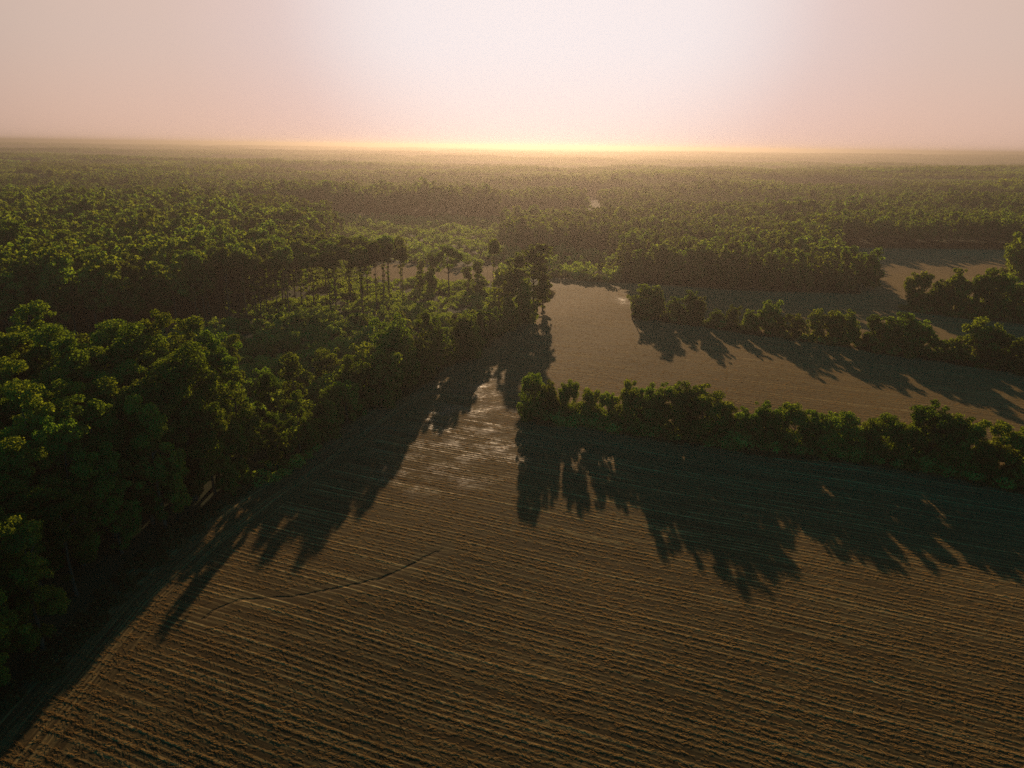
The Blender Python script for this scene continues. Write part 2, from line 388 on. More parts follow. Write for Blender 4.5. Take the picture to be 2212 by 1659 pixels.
ONES = 'zero one two three four five six seven eight nine ten eleven twelve thirteen fourteen fifteen sixteen seventeen eighteen nineteen'.split()
TENS = 'x x twenty thirty forty fifty sixty seventy eighty ninety'.split()
def word(n):
    n = int(round(n))
    if n < 20: return ONES[max(n, 0)]
    if n >= 100: return 'hundred'
    return TENS[n // 10] + ('-' + ONES[n % 10] if n % 10 else '')
ORD = 'first second third fourth fifth sixth seventh eighth ninth tenth eleventh twelfth thirteenth fourteenth fifteenth sixteenth seventeenth eighteenth nineteenth twentieth twenty-first twenty-second twenty-third twenty-fourth twenty-fifth twenty-sixth twenty-seventh twenty-eighth twenty-ninth thirtieth'.split()
USED = set()
def spot(x, y, h, text):
    """a label ending in where the top shows in the photo"""
    z = float(relief(np.array(x), np.array(y))); a, c = proj(x, y, h + z); a = min(max(a * 100, 0), 99); c = min(max(c * 100, 0), 99)
    for da in (0, 1, -1, 2, -2):
        for dc in (0, 1, -1):
            k = (int(round(a)) + da, int(round(c)) + dc)
            if k not in USED and k[0] >= 0:
                USED.add(k); return f'{text}, top {word(k[0])} percent across, {word(k[1])} percent down the photo'
    return f'{text}, top {word(a)} percent across, {word(c)} percent down the photo'

# ------------------------------------------------------------------ structure: ground, fields, ponds
def build_ground():
    nr, na = 150, 220; rr = np.concatenate([[0.0], np.geomspace(30, 19500, nr - 1)])
    aa = np.linspace(0, 2 * math.pi, na, endpoint=False); RR, AA = np.meshgrid(rr[1:], aa, indexing='ij')
    X = RR * np.sin(AA); Y = RR * np.cos(AA)
    keep = np.where(Y < -300, -300, Y); Y = keep
    Z = relief(X, Y); V = np.stack([X, Y, Z], -1).reshape(-1, 3)
    i, j = np.meshgrid(np.arange(nr - 2), np.arange(na), indexing='ij'); j2 = (j + 1) % na
    Fc = np.stack([i * na + j, (i + 1) * na + j, (i + 1) * na + j2, i * na + j2], -1).reshape(-1, 4)
    me = mesh_np('ground', V, Fc[:, ::-1], MAT_GROUND, True)
    return tag(link('ground', me), kind='structure')
build_ground()
def quad_sheet(name, poly, z, mat):
    V = np.array([(x, y, z + float(relief(np.array(x), np.array(y)))) for x, y in poly]); me = mesh_np(name, V, np.arange(len(V))[None, :], mat)
    return tag(link(name, me), kind='structure')
quad_sheet('ground_under_camera', [(-32, -32), (32, -32), (32, 32), (-32, 32)], 0.02, MAT_GROUND)

RILL = np.array([G(*p) for p in [(440, 1345), (470, 1322), (520, 1303), (580, 1300), (640, 1296), (700, 1284), (760, 1271), (820, 1257), (870, 1236), (915, 1211), (955, 1192)]])
WET = [((950, 900), 22, 30, 1.0), ((985, 850), 16, 26, 1.0), ((920, 885), 14, 22, .9), ((1060, 975), 30, 12, .55), ((900, 1030), 18, 9, .55), ((1000, 860), 9, 12, 1.0), ((1347, 653), 3.5, 9, 1.0), ((1130, 985), 22, 10, .5)]
def build_field():
    dx = 0.7; xs = np.arange(-98, 330, dx); ys = np.arange(48, 470, dx); X, Y = np.meshgrid(xs, ys, indexing='ij')
    ex = edge_x(Y)
    Z = 0.06 + 0.22 * (np.sin(X / 19 + 1) * np.sin(Y / 23) + 0.6 * np.sin(X / 11 - Y / 13) + 1.7)
    Z += 0.05 * np.random.default_rng(3).normal(size=X.shape) * 0.12
    # erosion rill
    D = np.full(X.shape, 1e9)
    for k in range(len(RILL) - 1):
        a, c = RILL[k], RILL[k + 1]; w = c - a; t = np.clip(((X - a[0]) * w[0] + (Y - a[1]) * w[1]) / (w @ w), 0, 1)
        D = np.minimum(D, np.hypot(X - a[0] - t * w[0], Y - a[1] - t * w[1]))
    wob = 0.62 + 0.3 * np.sin(X / 2.3) * np.sin(Y / 1.7) + 0.15 * np.sin(X / 0.9 + Y)
    rill = np.minimum(D, 9.0); Z -= 0.10 * np.clip(1.25 - np.hypot(X + 14, Y - 128) / 30, .25, 1) * np.exp(-(D / (0.75 * wob)) ** 2); pass
    n1, n2 = X.shape; idx = np.arange(n1 * n2).reshape(n1, n2)
    Fc = np.stack([idx[:-1, :-1], idx[1:, :-1], idx[1:, 1:], idx[:-1, 1:]], -1).reshape(-1, 4)
    cx = X[:-1, :-1] + dx / 2; cyy = Y[:-1, :-1] + dx / 2
    wig = 1.2 * np.sin(cyy / 4.1) + 0.8 * np.sin(cyy / 1.9)
    north = np.interp(cx, [-20, 23, 40, 62, 110, 190, 215, 330], [440, 441, 428, 421, 409, 395, 470, 470])
    ok = (cx > edge_x(cyy) - 1.5 + wig) & (cyy < north + wig)
    Fc = Fc[ok.ravel()]
    used = np.unique(Fc); remap = np.full(n1 * n2, -1); remap[used] = np.arange(len(used)); Fc = remap[Fc]
    V = np.stack([X, Y, Z], -1).reshape(-1, 3)[used]
    me = mesh_np('field', V, Fc, MAT_FIELD, True)
    x, y = V[:, 0], V[:, 1]; head = (x - edge_x(y)) * 0.95
    wet = np.zeros(len(V))
    for (p, rx, ry, a) in WET:
        gx, gy = G(*p); wet = np.maximum(wet, a * np.exp(-(((x - gx) / rx) ** 2 + ((y - gy) / ry) ** 2) * 1.2))
    for nm, arr in (('head', head), ('wet', wet), ('rill', rill.ravel()[used])):
        at = me.attributes.new(nm, 'FLOAT', 'POINT'); at.data.foreach_set('value', arr.astype(np.float32))
    tag(link('field', me), kind='structure')
build_field()
quad_sheet('far_field', [(196, 470), (214, 396), (335, 300), (480, 330), (560, 600), (262, 600)], 0.20, MAT_FAR)
quad_sheet('far_field', [(-87, 425), (-8, 418), (-8, 478), (-90, 486)], 0.10, MAT_FAR)

def pond(px, py, rx, ry, seed):
    gx, gy = G(px, py); rg = np.random.default_rng(seed); z = float(relief(np.array(gx), np.array(gy)))
    pts = [(gx + math.cos(t) * rx * (1 + .25 * math.sin(3 * t + seed)), gy + math.sin(t) * ry * (1 + .2 * math.sin(2 * t + seed)), z + .4) for t in np.linspace(0, 2 * math.pi, 40, endpoint=False)]
    me = mesh_np('water', np.array(pts), np.arange(40)[None, :], MAT_WATER); return tag(link('water', me), kind='structure')

# ------------------------------------------------------------------ explicit trees
N_TREES = 0
def row(items, kindname, group, fmt, h0=None, namer='tree', width=1.0):
    """items: (base px, base py, top px, top py, look, width)"""
    global N_TREES
    for i, (bx, by, tx, ty, look, w) in enumerate(items):
        x, y = G(bx, by); h = h_at(x, y, tx, ty); e = place(kindname, x, y, h, width * w * (14.5 / max(h, 6)) ** 0.5 * (1.12 + 0.2 * math.sin(i * 2.4)), namer)
        tag(e, fmt.format(look=look, n=ORD[i]), 'tree', group); N_TREES += 1

hedge1 = [(1150, 906, 1148, 804, 'tall bright-topped', .72), (1185, 912, 1192, 822, 'dark upright', .6), (1225, 915, 1232, 822, 'round dark', .75), (1270, 922, 1270, 838, 'short slim', .6),
          (1310, 928, 1312, 845, 'slim', .55), (1350, 935, 1347, 820, 'pale-topped', .8), (1395, 938, 1395, 832, 'low round', .8), (1425, 945, 1428, 826, 'broad round', .85), (1470, 950, 1470, 822, 'tall feathery', .9),
          (1515, 955, 1515, 833, 'big dome-shaped', 1.0), (1560, 962, 1560, 868, 'sloping-shouldered', .8), (1600, 966, 1602, 880, 'low bushy', .75), (1640, 972, 1640, 868, 'bushy', .8), (1672, 975, 1674, 874, 'small-headed', .7), (1712, 979, 1715, 872, 'ragged', .8),
          (1750, 983, 1752, 884, 'dark low', .8), (1790, 987, 1790, 888, 'dark level-topped', .8), (1830, 992, 1828, 898, 'low bright-edged', .8), (1868, 996, 1868, 900, 'round-headed', .8), (1912, 1000, 1915, 897, 'leafy', .85), (1955, 1006, 1955, 905, 'low dark', .8),
          (2000, 1012, 1997, 868, 'tall dark', .95), (2045, 1020, 2042, 890, 'dark broad', .9), (2090, 1030, 2088, 900, 'tall rounded', .9), (2135, 1044, 2130, 945, 'low dipping', .8), (2180, 1050, 2175, 915, 'sunlit broad', 1.0), (2225, 1060, 2215, 925, 'cut-off outermost', .9)]
row(hedge1, 'hedge', 'trees of the near hedgerow', '{look} tree, {n} from the open end of the near hedgerow')
hedge2 = [(1372, 682, 1372, 640, 'small thin', .6), (1392, 688, 1398, 612, 'broad rounded', 1.05), (1418, 690, 1420, 622, 'leaning leafy', .8), (1455, 696, 1458, 640, 'low', .7), (1485, 700, 1484, 625, 'tall rounded', .85), (1508, 703, 1505, 640, 'narrow', .7),
          (1545, 708, 1545, 668, 'squat', .9), (1580, 714, 1582, 657, 'bushy', .8), (1615, 718, 1615, 668, 'low bushy', .8), (1655, 722, 1655, 645, 'pointed rounded', .9), (1680, 728, 1682, 678, 'low-shouldered', .8), (1715, 733, 1716, 678, 'pale small', .7), (1755, 740, 1757, 667, 'slender', .65),
          (1790, 744, 1790, 672, 'full', .9), (1822, 748, 1822, 668, 'leafy', .9), (1880, 757, 1875, 678, 'lopsided', .8), (1910, 762, 1908, 680, 'dense', .9), (1950, 768, 1945, 672, 'biggest domed', 1.15), (1985, 772, 1982, 690, 'dark round', .9),
          (2020, 778, 2020, 728, 'stunted', .8), (2060, 784, 2062, 725, 'low round', .8), (2105, 790, 2105, 688, 'big round', 1.1), (2140, 796, 2135, 712, 'dark sloping', .9), (2175, 800, 2172, 742, 'low dark', .8), (2208, 806, 2208, 722, 'cut-off outermost', 1.0)]
row(hedge2, 'hedge', 'trees of the middle hedgerow', '{look} tree, {n} from the open end of the middle hedgerow')
hedge3 = [(1975, 672, 1982, 585, 'round dark', .95), (2020, 676, 2022, 600, 'dark low', .9), (2050, 682, 2052, 576, 'tall pale-edged', .95), (2085, 686, 2088, 598, 'dark bushy', .9), (2122, 690, 2128, 580, 'broad domed', 1.0), (2160, 694, 2165, 590, 'tall dark', 1.0), (2200, 698, 2203, 605, 'dark outermost', 1.0), (2240, 703, 2240, 600, 'half-hidden', 1.0)]
row(hedge3, 'hedge', 'trees of the far hedgerow', '{look} tree, {n} from the open end of the far hedgerow')
clump_r = [(2185, 598, 2180, 508, 'golden-edged round', .9), (2205, 606, 2205, 482, 'tall golden-edged', 1.1), (2222, 590, 2222, 500, 'half-cut golden', 1.0)]
row(clump_r, 'hedge', 'trees at the far field corner', '{look} tree at the far field corner, {n} from its field side')
def single(kindname, bx, by, tx, ty, w, label, group, name='tree', cat='tree', rot=None):
    global N_TREES
    x, y = G(bx, by); h = h_at(x, y, tx, ty); e = place(kindname, x, y, h, w, name, rot=rot); tag(e, label, cat, group); N_TREES += 1; return e
g = 'lone trees of the clearing'
single('umbrella', 970, 645, 977, 528, 1.0, 'umbrella-crowned tree with a forked bare trunk standing alone in the clearing', g, rot=1.2)
single('pole', 866, 640, 878, 508, .9, 'slender leaning tree with a V-shaped fork beside the pale trunks', g)
single('column', 935, 632, 938, 545, 1.25, 'ivy-clad dark stump tree directly beside the umbrella-crowned tree', g)
single('column', 912, 625, 915, 560, 1.1, 'short ivy column between the forked tree and the umbrella-crowned tree', g)
single('column', 1010, 640, 1012, 558, 1.1, 'thin ivy column just past the umbrella-crowned tree', g)
single('column', 1032, 644, 1034, 562, 1.1, 'second ivy column past the umbrella-crowned tree', g)
single('pole', 1066, 650, 1068, 515, .7, 'tall thin pale tree rising before the block of dark wood', g)
single('column', 1078, 672, 1078, 580, 1.3, 'dark pointed ivy-grown tree at the foot of the thin pale tree', g)
g = 'clump of big trees at the field corner'
for i, (bx, by, tx, ty, w, t) in enumerate([(1098, 672, 1100, 560, .75, 'slim pale-sided'), (1120, 680, 1122, 545, .8, 'loose-leaved'), (1150, 684, 1152, 527, .95, 'tallest bright-topped'), (1172, 672, 1168, 560, .7, 'dark shouldered'), (1135, 700, 1135, 600, .8, 'low dark'), (1098, 705, 1096, 640, .8, 'lowest dark')]):
    single('hedge' if i in (4, 5) else 'deep', bx, by, tx, ty, w * (1.35 if i < 4 else .9), f'{t} tree of the clump at the corner of field and clearing', g)
g = 'trees on the edge between clearing and field'
edge_trees = [('column', 640, 905, 636, 760, 1.15, 'snaking ivy column standing free behind the front wood'), ('column', 860, 850, 858, 735, 1.5, 'thick ivy column on the clearing edge, beside the field'),
    ('small', 905, 826, 925, 755, 1.3, 'hook-shaped round bush tree nearest the muddy field corner'), ('column', 842, 800, 843, 735, 1.2, 'thin ivy column behind the thick one on the clearing edge'),
    ('deep', 512, 880, 512, 722, .7, 'bright-topped tree standing up behind the front wood'), ('deep', 590, 960, 588, 800, .9, 'dark tree where the front wood steps down'), ('deep', 650, 985, 655, 845, .85, 'low dark tree at the end of the front wood'),
    ('small', 700, 940, 705, 855, 1.3, 'bushy tree below the end of the front wood, at the field'), ('small', 740, 900, 740, 820, 1.3, 'rounded bushy tree halfway along the shaded clearing edge'), ('small', 790, 872, 790, 770, 1.1, 'upright bushy tree at the shaded clearing edge'),
    ('small', 770, 820, 770, 735, 1.2, 'leafy tree a little inside the clearing edge'), ('small', 965, 790, 965, 738, 1.3, 'low bush tree opposite the bright mud'), ('small', 1010, 755, 1010, 700, 1.3, 'low bush tree before the last bend of the clearing edge'),
    ('small', 560, 860, 562, 790, 1.2, 'small tree in the shade behind the front wood'), ('small', 705, 830, 706, 750, 1.0, 'narrow leafy tree deep in the shaded clearing'), ('small', 1045, 730, 1045, 668, 1.2, 'dark bush tree next to the corner clump')]
for (k, bx, by, tx, ty, w, t) in edge_trees: single(k, bx, by, tx, ty, w, t, g)
yy = 148.0; k = 0
while yy < 318:
    ex = float(edge_x(yy)); h = float(np.interp(yy, [146, 158, 170, 188, 205, 222, 240, 262, 285, 318], [9, 11, 12, 15, 17, 21, 20, 15, 12, 11])) * rng.uniform(.72, 1.22)
    kd = ['deep', 'hedge', 'column', 'deep', 'small', 'hedge'][int(rng.integers(6))]; x = ex - rng.uniform(-2.0, 4.0)
    e = place(kd, x, yy, h, 26 / max(h, 12) * .66 if kd == 'deep' else (.85 if kd != 'column' else 1.2), 'tree'); tag(e, spot(x, yy, h, 'bushy tree along the field edge'), 'tree', 'belt of trees where the clearing meets the field'); N_TREES += 1; k += 1
    yy += rng.uniform(5.2, 7.4)
# bare leaning snag at the open end of the middle hedgerow
def snag():
    x, y = G(1366, 690); me = trunk_mesh('trunk', 5, 12, .3, 3, 1.5, lean=-0.12); e = bpy.data.objects.new('dead_tree', None); COL.objects.link(e); e.location = (x, y, 0)
    link('trunk', me, e); link('crown', crown_mesh('crown', 9, [(-1.5, 0, 9.5, 1.0), (-2.6, .4, 10.4, .9), (-.4, -.3, 10.6, .8)], .6, MAT_LEAF, .7), e)
    tag(e, 'bare leaning trunk at the open end of the middle hedgerow', 'tree')
snag()

# low bushes knitting the hedgerows together and scattered over the clearing
HEDGE_LINES = [(hedge1, 'near'), (hedge2, 'middle'), (hedge3, 'far')]
nb = 0
for items, nm in HEDGE_LINES:
    for i in range(len(items) - 1):
        a, c = items[i], items[i + 1]; pa, pc = np.array(G(a[0], a[1])), np.array(G(c[0], c[1]))
        for q in ((0.5,) if nm != 'near' else (0.35, 0.75)):
            p = pa + (pc - pa) * q + rng.normal(size=2) * .5; h = rng.uniform(2.6, 5.0) * (1.15 if nm == 'near' else 1)
            e = place('shrub', p[0], p[1], h, 1.25, 'shrub')
            tag(e, f'dark leafy shrub filling the gap beside the {ORD[i]} tree of the {nm} hedgerow' if q < .6 else f'dark leafy shrub just past the {ORD[i]} tree of the {nm} hedgerow', 'shrub', f'shrubs under the {nm} hedgerow')

# ------------------------------------------------------------------ woods
far_left = [(-1500, 640)]
WOODS = [
  ('front wood', [(-70, 30), (-71, 77), (-71, 107), (-69, 126), (-65, 141), (-64, 160), (-74, 176), (-95, 182), (-130, 180), (-210, 165), (-210, 30)], 30.0, 7.2, 'deep'),
  ('back wood', [(-420, 215), (-260, 245), (-191, 262), (-150, 280), (-136, 312), (-140, 352), (-134, 400), (-127, 440), (-124, 480), (-134, 560), (-165, 640), (-235, 720), (-420, 780), (-700, 700), (-700, 215)], 27.5, 8.0, 'forest'),
  ('dark band wood', [(-290, 818), (-205, 808), (-100, 795), (-34, 788), (-14, 795), (-28, 850), (-130, 880), (-340, 900)], 28.5, 8.0, 'forest'),
  ('middle wood', [(-4, 547), (30, 541), (64, 550), (74, 500), (60, 426), (100, 412), (131, 404), (170, 397), (196, 396), (206, 412), (211, 451), (228, 520), (254, 600), (171, 735), (106, 750), (-13, 698)], 19.5, 7.6, 'deep'),
  ('far row wood', [(262, 596), (391, 601), (560, 600), (560, 690), (420, 700), (250, 690), (257, 620)], 21.5, 8.0, 'forest')]
# the stand of tall bare-trunked trees in front of the back wood
cand = []
STAND = [(-140, 300), (-112, 318), (-84, 335), (-52, 343), (-52, 356), (-66, 378), (-95, 392), (-134, 396), (-140, 352), (-136, 314)]
def scatter(poly, sp, rg):
    P = np.array(poly); x0, y0 = P.min(0); x1, y1 = P.max(0); xs = np.arange(x0, x1, sp); ys = np.arange(y0, y1, sp * .92); X, Y = np.meshgrid(xs, ys)
    X = X + (np.arange(len(ys)) % 2)[:, None] * sp * .5; X = X.ravel() + rg.uniform(-.38, .38, X.size) * sp; Y = Y.ravel() + rg.uniform(-.38, .38, Y.size) * sp
    k = inpoly(X, Y, poly); return X[k], Y[k]
rw = np.random.default_rng(21)
X, Y = scatter(STAND, 8.0, rw)
for x, y in zip(X, Y): cand.append((x, y, rw.uniform(26, 33), 'pole', 'stand of bare trunks', rw.uniform(.75, 1.1)))
for nm, poly, h, sp, kd in WOODS:
    X, Y = scatter(poly, sp, rw)
    hn = 0.10 * np.sin(X / 17 + 1) * np.sin(Y / 21) + rw.normal(size=len(X)) * 0.11
    for x, y, dh in zip(X, Y, hn):
        hh = h * (1 + dh)
        if nm == 'front wood': hh *= np.interp(y, [60, 120, 150, 180], [.86, .96, 1.0, .97]) * np.interp(edge_x(y) - x, [0, 8, 16], [.72, .92, 1.0])
        cand.append((x, y, hh, kd if rw.random() > .0 else 'forest', nm, rw.uniform(.9, 1.25)))

def visible(x, y, h):
    z = float(relief(np.array(x), np.array(y))); a, c = proj(x, y, h + z); a2, c2 = proj(x, y, h * .4 + z)
    return -0.01 < a < 1.01 and (c2 > 0 and c < 1.02)
order = sorted(range(len(cand)), key=lambda i: math.hypot(cand[i][0], cand[i][1]) / cand[i][2] * (1.0 if cand[i][4] not in ('back wood',) else 1.0))
BUDGET = 300 - N_TREES - 1
chosen = []
for i in order:
    if len(chosen) >= BUDGET: break
    if visible(*cand[i][:3]): chosen.append(i)
chosen_set = set(chosen)
# in the tree picture a look for each
def look_of(x, y, h, base):
    return ('tall ' if h > base * 1.08 else 'low ' if h < base * .93 else '')
TEXT = {'front wood': 'leafy tree in the front wood', 'back wood': 'leafy tree in the back wood', 'stand of bare trunks': 'bare-trunked tree by the clearing',
        'middle wood': 'leafy tree in the middle wood', 'dark band wood': 'hazy tree in the far dark wood', 'far row wood': 'tree in the far row wood'}
for i in chosen:
    x, y, h, kd, nm, w = cand[i]
    e = place(kd, x, y, h, w, 'tree'); tag(e, spot(x, y, h, TEXT[nm]), 'tree', 'trees of the ' + nm)

# ------------------------------------------------------------------ the rest of the woodland: one mass
proto = bpy.data.collections.new('woodland_pieces')
def patch_mesh(seed, size, n, hh, leaf):
    rg = np.random.default_rng(seed); blobs = []
    for i in range(n):
        x, y = rg.uniform(-size / 2, size / 2, 2); h = hh * rg.uniform(.72, 1.12); r = rg.uniform(3.4, 5.4)
        blobs.append((x, y, h - r * .8, r)); blobs.append((x + rg.normal() * 2, y + rg.normal() * 2, h - r * 1.9, r * 1.05))
    C, N, s = blob_leaves(rg, blobs, leaf, 0.85, 0.9); V = leaf_quads(rg, C, N, s)
    # a dense floor of foliage closes the canopy
    m = int(size * size / 22); fx = rg.uniform(-size / 2, size / 2, (m, 2)); C2 = np.column_stack([fx, rg.uniform(.25, .55, m) * hh]); V2 = leaf_quads(rg, C2, rg.normal(size=(m, 3)) * .4 + (0, 0, 1), np.full(m, 6.5))
    V = np.concatenate([V, V2]); return mesh_np('tree_patch', V, np.arange(len(V)).reshape(-1, 4), MAT_LEAF)
for k in range(6): o = bpy.data.objects.new('tree_patch', patch_mesh(300 + k, 100, 150, 22, 2.0)); proto.objects.link(o)
mid_kinds = []
for nm in ('forest', 'deep', 'pole'):
    for k, v in enumerate(KINDS[nm][:4]):
        seed = 900 + k; rg = np.random.default_rng((sum(map(ord, nm)) * 7 + k * 131) % 99991); fn = {'forest': f_forest, 'deep': f_deep, 'pole': f_pole}[nm]; blobs = fn(rg)
        me = crown_mesh('tree_whole', seed, blobs, 1.35 if nm != 'pole' else 1.0, MAT_LEAF, 1.0)
        o = bpy.data.objects.new('tree_whole', me); proto.objects.link(o); mid_kinds.append((nm, v['h']))
        # near version reuses the detailed crown
for nm in ('forest', 'deep'):
    for v in KINDS[nm][:4]: o = bpy.data.objects.new('tree_whole_near', v['near']); proto.objects.link(o); mid_kinds.append((nm + '_near', v['h']))
IDX = {}
names_sorted = sorted(o.name for o in proto.objects)
cnt = {}
tw = [o for o in proto.objects if o.name.startswith('tree_whole')]
for o, (nm, hh) in zip(tw, mid_kinds): IDX.setdefault(nm, []).append((names_sorted.index(o.name), hh))
PIDX = [names_sorted.index(o.name) for o in proto.objects if o.name.startswith('tree_patch')]

pts, ids, rots, scl = [], [], [], []
def add_pt(x, y, z, i, s, sz):
    pts.append((x, y, z)); ids.append(i); rots.append((0, 0, random.uniform(0, 6.283))); scl.append((s, s, sz))
def add_tree(x, y, h, kd, w):
    z = float(relief(np.array(x), np.array(y))); near = math.hypot(x, y) < 330 and kd != 'pole'
    opts = IDX[kd + '_near' if near else kd]; i, hh = opts[random.randrange(len(opts))]; s = h / hh; add_pt(x, y, z, i, s * w, s)
for i, (x, y, h, kd, nm, w) in enumerate(cand):
    if i not in chosen_set: add_tree(x, y, h, kd, w)
# woods between the mapped ones and the far plain
KEEP_OUT = [w[1] for w in WOODS] + [[(-5, 470), (-5, 805), (-150, 890), (-350, 900), (-250, 730), (-120, 560), (-60, 420)],       # scrub and the open strip behind the dark wood
            [(84, 1070), (126, 1070), (128, 1125), (84, 1125)], [(190, 300), (900, 260), (900, 596), (262, 596), (200, 460)], [(-70, 0), (600, 0), (600, 600), (262, 600), (190, 400), (20, 500), (-60, 350)],
            [(-150, 290), (-140, 352), (-134, 400), (-124, 480), (-134, 560), (-165, 640), (-100, 700), (0, 500), (0, 300)], [(-8, 400), (78, 400), (80, 554), (-8, 552)], [(80, 752), (94, 752), (124, 1150), (90, 1150)], [(-25, 700), (180, 740), (160, 800), (-40, 860)],
            [(560, 596), (1200, 560), (1200, 640), (560, 640)]]
xs = np.arange(-1500, 1500, 9.0); ys = np.arange(300, 1500, 8.6); X, Y = np.meshgrid(xs, ys); X = X.ravel() + rw.uniform(-3.5, 3.5, X.size); Y = Y.ravel() + rw.uniform(-3.5, 3.5, Y.size)
ok = (np.hypot(X, Y) < 1450) & (np.abs(X) < Y * .80 + 60)
for P in KEEP_OUT: ok &= ~inpoly(X, Y, P)
openn = np.sin(X / 130 + Y / 61) + np.sin(X / 83 - Y / 43 + 1) + .7 * np.sin(Y / 37 + X / 190)
stq = np.sin(X / 140 + Y / 75) + np.sin(X / 95 - Y / 55 + 2); STF = np.where(stq > .9, .66, np.where(stq < -.6, 1.14, .92))
ok &= ~((openn > 1.25) & ~((X < 0) & (X > -480) & (Y < 1200)) & (np.hypot(X, Y) > 640)) & ~((X < 0) & (Y < 300))
for x, y, f_ in zip(X[ok], Y[ok], STF[ok]): add_tree(x, y, 20 * f_ * (1 + .16 * math.sin(x / 61) * math.sin(y / 47) + random.gauss(0, .13)), 'forest' if random.random() < .7 else 'deep', random.uniform(.95, 1.3))
n_single = len(pts)
def patches(r0, r1, sp, sxy, sz):
    xs = np.arange(-r1 * .8, r1 * .8, sp); ys = np.arange(r0 * .7, r1, sp); X, Y = np.meshgrid(xs, ys); X = X.ravel() + rw.uniform(-.2, .2, X.size) * sp; Y = Y.ravel() + rw.uniform(-.2, .2, Y.size) * sp
    r = np.hypot(X, Y); k = (r > r0) & (r < r1) & (np.abs(X) < Y * .85 + 100)
    op = np.sin(X / (sp * 4.1) + Y / (sp * 1.3)) + np.sin(X / (sp * 3.1) - Y / (sp * 1.9) + 1)
    k &= op < 0.95
    for x, y in zip(X[k], Y[k]):
        q_ = math.sin(x / (sp * 2.2) + y / (sp * 1.1)) + math.sin(x / (sp * 1.6) - y / (sp * .9) + 2); fz = .65 if q_ > .8 else 1.25 if q_ < -.8 else .95
        z = float(relief(np.array(x), np.array(y)))
        add_pt(x, y, z - 1.5, random.choice(PIDX), sxy * random.uniform(.95, 1.15), sz * fz * random.uniform(.85, 1.15))
patches(1430, 4200, 92, 1.05, 1.0)
patches(4200, 15500, 290, 3.3, 1.15)
me = bpy.data.meshes.new('woodland'); me.vertices.add(len(pts)); me.vertices.foreach_set('co', np.array(pts, np.float32).ravel())
a = me.attributes.new('pick', 'INT', 'POINT'); a.data.foreach_set('value', np.array(ids, np.int32))
a = me.attributes.new('turn', 'FLOAT_VECTOR', 'POINT'); a.data.foreach_set('vector', np.array(rots, np.float32).ravel())
a = me.attributes.new('size3', 'FLOAT_VECTOR', 'POINT'); a.data.foreach_set('vector', np.array(scl, np.float32).ravel())
me.update(); wood = link('woodland', me); tag(wood, 'endless hazy green woodland stretching to the horizon', 'woodland', kind='stuff')
def scatter_tree(coll):
    ng = bpy.data.node_groups.new('scatter', 'GeometryNodeTree')
    ng.interface.new_socket('Geometry', in_out='INPUT', socket_type='NodeSocketGeometry'); ng.interface.new_socket('Geometry', in_out='OUTPUT', socket_type='NodeSocketGeometry')
    N = ng.nodes; gi = N.new('NodeGroupInput'); go = N.new('NodeGroupOutput'); ip = N.new('GeometryNodeInstanceOnPoints'); ci = N.new('GeometryNodeCollectionInfo')
    ci.inputs['Collection'].default_value = coll; ci.inputs['Separate Children'].default_value = True; ci.inputs['Reset Children'].default_value = True
    def attr(nm, ty):
        q = N.new('GeometryNodeInputNamedAttribute'); q.data_type = ty; q.inputs['Name'].default_value = nm; return q.outputs['Attribute']
    L = ng.links; L.new(gi.outputs[0], ip.inputs['Points']); L.new(ci.outputs[0], ip.inputs['Instance']); ip.inputs['Pick Instance'].default_value = True
    L.new(attr('pick', 'INT'), ip.inputs['Instance Index']); L.new(attr('turn', 'FLOAT_VECTOR'), ip.inputs['Rotation']); L.new(attr('size3', 'FLOAT_VECTOR'), ip.inputs['Scale'])
    L.new(ip.outputs[0], go.inputs[0]); return ng
md = wood.modifiers.new('scatter', 'NODES'); md.node_group = scatter_tree(proto)
print('woodland points', len(pts), 'single', n_single, 'chosen', len(chosen), 'explicit', N_TREES)

# ------------------------------------------------------------------ undergrowth of the clearing and field margins
def undergrowth(name, poly, per, hmin, hmax, leaf, label, seed):
    rg = np.random.default_rng(seed); P = np.array(poly); x0, y0 = P.min(0); x1, y1 = P.max(0); n = int((x1 - x0) * (y1 - y0) / per)
    x = rg.uniform(x0, x1, n); y = rg.uniform(y0, y1, n); k = inpoly(x, y, poly); x, y = x[k], y[k]
    clump = np.sin(x / 9 + y / 13) + np.sin(x / 5.5 - y / 7 + 2); keep = rg.random(len(x)) < .55 + .25 * clump; x, y, clump = x[keep], y[keep], clump[keep]
    r = rg.uniform(.8, 1.9, len(x)) * (1 + .2 * clump); h = rg.uniform(hmin, hmax, len(x)) * (1 + .25 * clump)
    blobs = [(a, c, max(.3, hh - rr * .6), rr) for a, c, hh, rr in zip(x, y, h, r)]
    C, N, s = blob_leaves(rg, blobs, leaf, .75, .75); k = C[:, 2] > .05; V = leaf_quads(rg, C[k], N[k], s[k])
    me = mesh_np(name, V, np.arange(len(V)).reshape(-1, 4), MAT_GRASS if name == 'rough_grass' else MAT_SCRUB); tag(link(name, me), label, name.replace('_', ' '), kind='stuff')
eg = [tuple(p) for p in EDGE]
CLEAR = [(-64, 150), (-54, 152), (-46, 188), (-40, 207), (-31, 234), (-17, 264), (-5, 298), (6, 340), (12, 365), (-10, 418), (-88, 424), (-92, 374), (-125, 352), (-128, 315), (-155, 276), (-195, 256), (-200, 215), (-130, 178), (-66, 172)]
undergrowth('undergrowth', CLEAR, 4.5, .6, 2.6, .55, 'tangled green scrub covering the clearing', 31)
